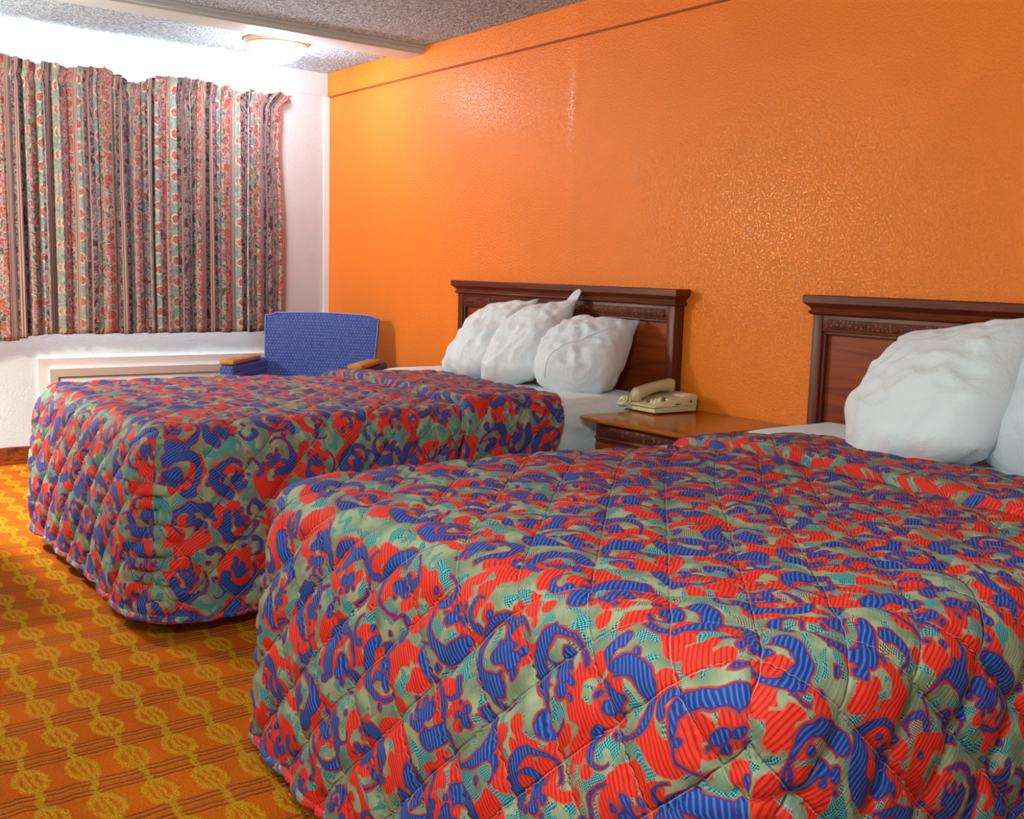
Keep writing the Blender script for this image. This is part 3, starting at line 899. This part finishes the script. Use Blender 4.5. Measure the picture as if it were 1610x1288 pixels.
# ------------------------------------------------------------------ nightstand
ns = thing('nightstand', 'cherry wood nightstand with a carved band, between the two beds', 'nightstand', (3.59, -.285, 0))
b = bmesh.new(); rings(b, [(-.285,.285,-.27,.275,.592),(-.295,.295,-.280,.275,.596),(-.302,.302,-.287,.275,.602),(-.302,.302,-.287,.275,.610),(-.296,.296,-.281,.275,.616)]); link('top', b, M_top, ns, angle=25)
b = bmesh.new(); box(b, -.25, .25, -.245, .275, .06, .592, .003); link('cabinet', b, M_woodv, ns)
b = bmesh.new(); box(b, -.235, .235, -.256, -.243, .545, .583, .003); link('carved_band', b, M_carved, ns)
b = bmesh.new(); box(b, -.250, .250, -.254, -.243, .528, .538, .003); link('moulding', b, M_wood, ns)
for z0, z1 in ((.33,.518),(.12,.315)):
    b = bmesh.new(); box(b, -.235, .235, -.262, -.243, z0, z1, .006); d = link('drawer', b, M_panel, ns)
    b = bmesh.new(); tube(b, [(-.05,-.262,(z0+z1)/2),(-.045,-.285,(z0+z1)/2),(.045,-.285,(z0+z1)/2),(.05,-.262,(z0+z1)/2)], .005, 8); link('handle', b, M_brass, d)
b = bmesh.new(); box(b, -.24, .24, -.235, .27, .0, .06); link('plinth', b, M_woodv, ns)

# ------------------------------------------------------------------ telephone
ph = thing('telephone', 'beige corded desk telephone on the nightstand', 'telephone', (3.352, -.175, .616), R(-4))
def wedge(bm, x0,x1,y0,y1, z0, zf, zb, bev):
    vs = [bm.verts.new(p) for p in ((x0,y0,z0),(x1,y0,z0),(x1,y1,z0),(x0,y1,z0),(x0,y0,zf),(x1,y0,zf),(x1,y1,zb),(x0,y1,zb))]
    fs = [bm.faces.new([vs[i] for i in f]) for f in ((3,2,1,0),(4,5,6,7),(0,1,5,4),(1,2,6,5),(2,3,7,6),(3,0,4,7))]
    bmesh.ops.bevel(bm, geom=list({e for f in fs for e in f.edges}), offset=bev, segments=2, profile=.5, affect='EDGES')
b = bmesh.new(); wedge(b, -.088,.088,-.115,.115, .006, .022, .050, .004); link('base', b, M_beige, ph)
b = bmesh.new(); wedge(b, -.090,.090,-.118,.117, .026, .034, .078, .005); link('housing', b, M_beige, ph)
sl = (.078-.034)/.235
def ztop(y): return .034 + (y+.118)*sl
for i in range(4):
    for j in range(3):
        b = bmesh.new(); x = .000+j*.022; y = -.075+i*.022
        box(b, x-.007, x+.007, y-.006, y+.006, ztop(y)-.002, ztop(y)+.005, .002); link('key', b, M_key if (i+j)%4 else M_dark, ph)
b = bmesh.new(); box(b, .0, .07, .055, .10, ztop(.055)-.004, ztop(.055)+.003, .002, mat=None); 
bmesh.ops.rotate(b, verts=b.verts, cent=(0.03,.055,ztop(.055)), matrix=Matrix.Rotation(math.atan(sl),3,'X')); link('name_plate', b, M_key, ph)
b = bmesh.new(); box(b, .088, .0925, .075, .083, .044, .054); link('jack', b, M_dark, ph, smooth=False)
b = bmesh.new(); box(b, .088, .0922, -.005, .02, .038, .042); link('volume_slider', b, M_dark, ph, smooth=False)
# handset on the left, arched
b = bmesh.new()
prev = None; nn = 26
for i in range(nn):
    q = i/(nn-1); y = -.110 + .225*q
    arch = math.sin(math.pi*min(1,max(0,(q-.0)))) 
    zc = ztop(y) + .024 + .013*arch**.8
    th = .031 - .011*arch**.6; wd = .031 - .006*arch
    cap = .35 if i in (0, nn-1) else (.8 if i in (1, nn-2) else 1)
    cur = [b.verts.new((-.062 + wd*cap*cc, y, zc + th*cap*ss)) for cc, ss in ((-1,-.7),(-1,.5),(-.6,1),(.6,1),(1,.5),(1,-.7),(.6,-1),(-.6,-1))]
    if prev:
        for k in range(8): b.faces.new((prev[k], prev[(k+1)%8], cur[(k+1)%8], cur[k]))
    else: b.faces.new(cur[::-1])
    prev = cur
b.faces.new(prev); bmesh.ops.recalc_face_normals(b, faces=b.faces[:])
hs = link('handset', b, M_beige2, ph, angle=60)
for y in (-.088, .092):
    b = bmesh.new(); lathe(b, [(0,0),(.020,0),(.024,.006),(.024,.016),(0,.016)], 20, (-.062, y, ztop(y)+.001)); link('cup', b, M_beige2, hs)
b = bmesh.new(); pts = []
for i in range(420):
    q = i/419; a = q*2*math.pi*17
    t = q*2*math.pi*1.05
    c = Vector((-.095 - .028*math.sin(t*.9)-.012, -.105 - .022*math.sin(t*2.0) - .028*q*(1-q)*2, .018 + .022*math.sin(q*math.pi)))
    pts.append(c + Vector((.013*math.cos(a), .012*math.sin(a), .013*math.sin(a))))
tube(b, pts, .0042, 6); link('coiled_cord', b, M_key, ph)

# ------------------------------------------------------------------ armchair
def rounded(bm, x0,x1,y0,y1,z0,z1, bev, seg=4, mat=None): box(bm, x0,x1,y0,y1,z0,z1, bev, seg=seg, mat=mat)
def make_chair():
    # local: front is -y, width along x
    t = thing('armchair', 'blue dotted upholstered armchair with honey wood arm caps, in the corner by the curtain', 'armchair', (.82, -.55, 0), R(46))
    b = bmesh.new(); nu_, nv_ = 26, 22; rows_ = []
    hw_t, hw_b = .355, .315
    for face, yo in ((0, 0), (1, .055)):
        g_ = []
        for j in range(nv_+1):
            q = j/nv_; z = .36 + .535*q
            hw = hw_b + (hw_t-hw_b)*q
            row = []
            for i in range(nu_+1):
                u = -1 + 2*i/nu_
                curve = -.045*u*u                      # wings come forward
                y = .20 + .10*q + curve + yo*(1 - .15*abs(u)**6)
                if face == 0: y -= .020*(1-u**4)*(1-(2*q-1)**4)
                zz = z - .010*u*u*q - (.012 if j == nv_ and abs(u) > .9 else 0)
                row.append(b.verts.new((u*hw*(1+.02*math.sin(q*3)), y, zz)))
            g_.append(row)
        rows_.append(g_)
    for f in range(2):
        for j in range(nv_):
            for i in range(nu_):
                q = [rows_[f][j][i], rows_[f][j][i+1], rows_[f][j+1][i+1], rows_[f][j+1][i]]
                b.faces.new(q if f == 0 else q[::-1])
    A, B = rows_
    for j in range(nv_):
        b.faces.new((A[j+1][0], B[j+1][0], B[j][0], A[j][0])); b.faces.new((A[j][nu_], B[j][nu_], B[j+1][nu_], A[j+1][nu_]))
    for i in range(nu_):
        b.faces.new((A[nv_][i], A[nv_][i+1], B[nv_][i+1], B[nv_][i])); b.faces.new((A[0][i+1], A[0][i], B[0][i], B[0][i+1]))
    bmesh.ops.recalc_face_normals(b, faces=b.faces[:])
    pl = [tuple(A[j][nu_].co) for j in range(nv_+1)]; pl2 = [tuple(A[j][0].co) for j in range(nv_+1)]; pt = [tuple(A[nv_][i].co) for i in range(nu_+1)]
    o = link('backrest', b, M_blue, t, angle=50)
    md = o.modifiers.new('bev', 'BEVEL'); md.width = .012; md.segments = 3; md.limit_method = 'ANGLE'; md.angle_limit = R(50)
    b = bmesh.new(); tube(b, pl2 + pt[1:-1] + pl[::-1], .0045, 8); link('piping', b, M_pipe, o)
    b = bmesh.new(); rounded(b, -.318,.318,-.33,.20,.34,.47,.045); link('seat_cushion', b, M_blue, t, angle=60)
    b = bmesh.new(); rounded(b, -.32,.32,-.32,.28,.20,.345,.02); link('seat_frame', b, M_blue, t, angle=60)
    for s in (-1, 1):
        b = bmesh.new(); xa, xb = sorted((s*.325, s*.415)); rounded(b, xa, xb, -.335, .26, .12, .615, .022); ar = link('arm', b, M_blue, t, angle=60)
        b = bmesh.new(); xa, xb = sorted((s*.328, s*.412)); rounded(b, xa, xb, -.335, .10, .615, .642, .006, 2); link('arm_cap', b, M_honey, t, angle=50)
    for sx in (-1,1):
        for y in (-.29, .22):
            b = bmesh.new(); rings(b, [(sx*.36-.018, sx*.36+.018, y-.018, y+.018, 0),(sx*.36-.026, sx*.36+.026, y-.026, y+.026, .122)]); link('leg', b, M_honey, t)
    return t
make_chair()

# ------------------------------------------------------------------ lamp and table left of the view
tb = thing('writing_table', 'dark wood writing table across the room from the beds', 'table', (1.81, -3.09, 0))
b = bmesh.new(); box(b, -.28, .28, -.33, .33, .72, .75, .005); link('tabletop', b, M_top, tb)
for sx in (-1,1):
    for sy in (-1,1):
        b = bmesh.new(); box(b, sx*.24-.022, sx*.24+.022, sy*.29-.022, sy*.29+.022, 0, .72, .003); link('leg', b, M_woodv, tb)
fl = thing('floor_lamp', 'brass floor lamp with a glowing shade beside the writing table', 'lamp', (1.15, -3.15, 0))
b = bmesh.new(); lathe(b, [(0,0),(.13,0),(.13,.012),(.04,.03),(.0,.03)], 32); link('base', b, M_brass, fl)
b = bmesh.new(); tube(b, [(0,0,.02),(0,0,1.46)], .010, 12); link('pole', b, M_brass, fl)
b = bmesh.new(); lathe(b, [(.20,1.42),(.13,1.74)], 40); o = link('lamp_shade', b, M_shade, fl)
md = o.modifiers.new('thick', 'SOLIDIFY'); md.thickness = .003
# shades and glass pass their bulbs' light
def translucent(mat, col, fac):
    t = mat.node_tree; n = t.nodes; bs = n['Principled BSDF']; out = n['Material Output']
    tr = n.new('ShaderNodeBsdfTransparent'); tr.inputs[0].default_value = (*col, 1)
    mx = n.new('ShaderNodeMixShader'); mx.inputs[0].default_value = fac
    t.links.new(bs.outputs[0], mx.inputs[1]); t.links.new(tr.outputs[0], mx.inputs[2]); t.links.new(mx.outputs[0], out.inputs[0])
translucent(M_glow, (1,.98,.95), .85); translucent(M_shade, (1,.9,.78), .6)
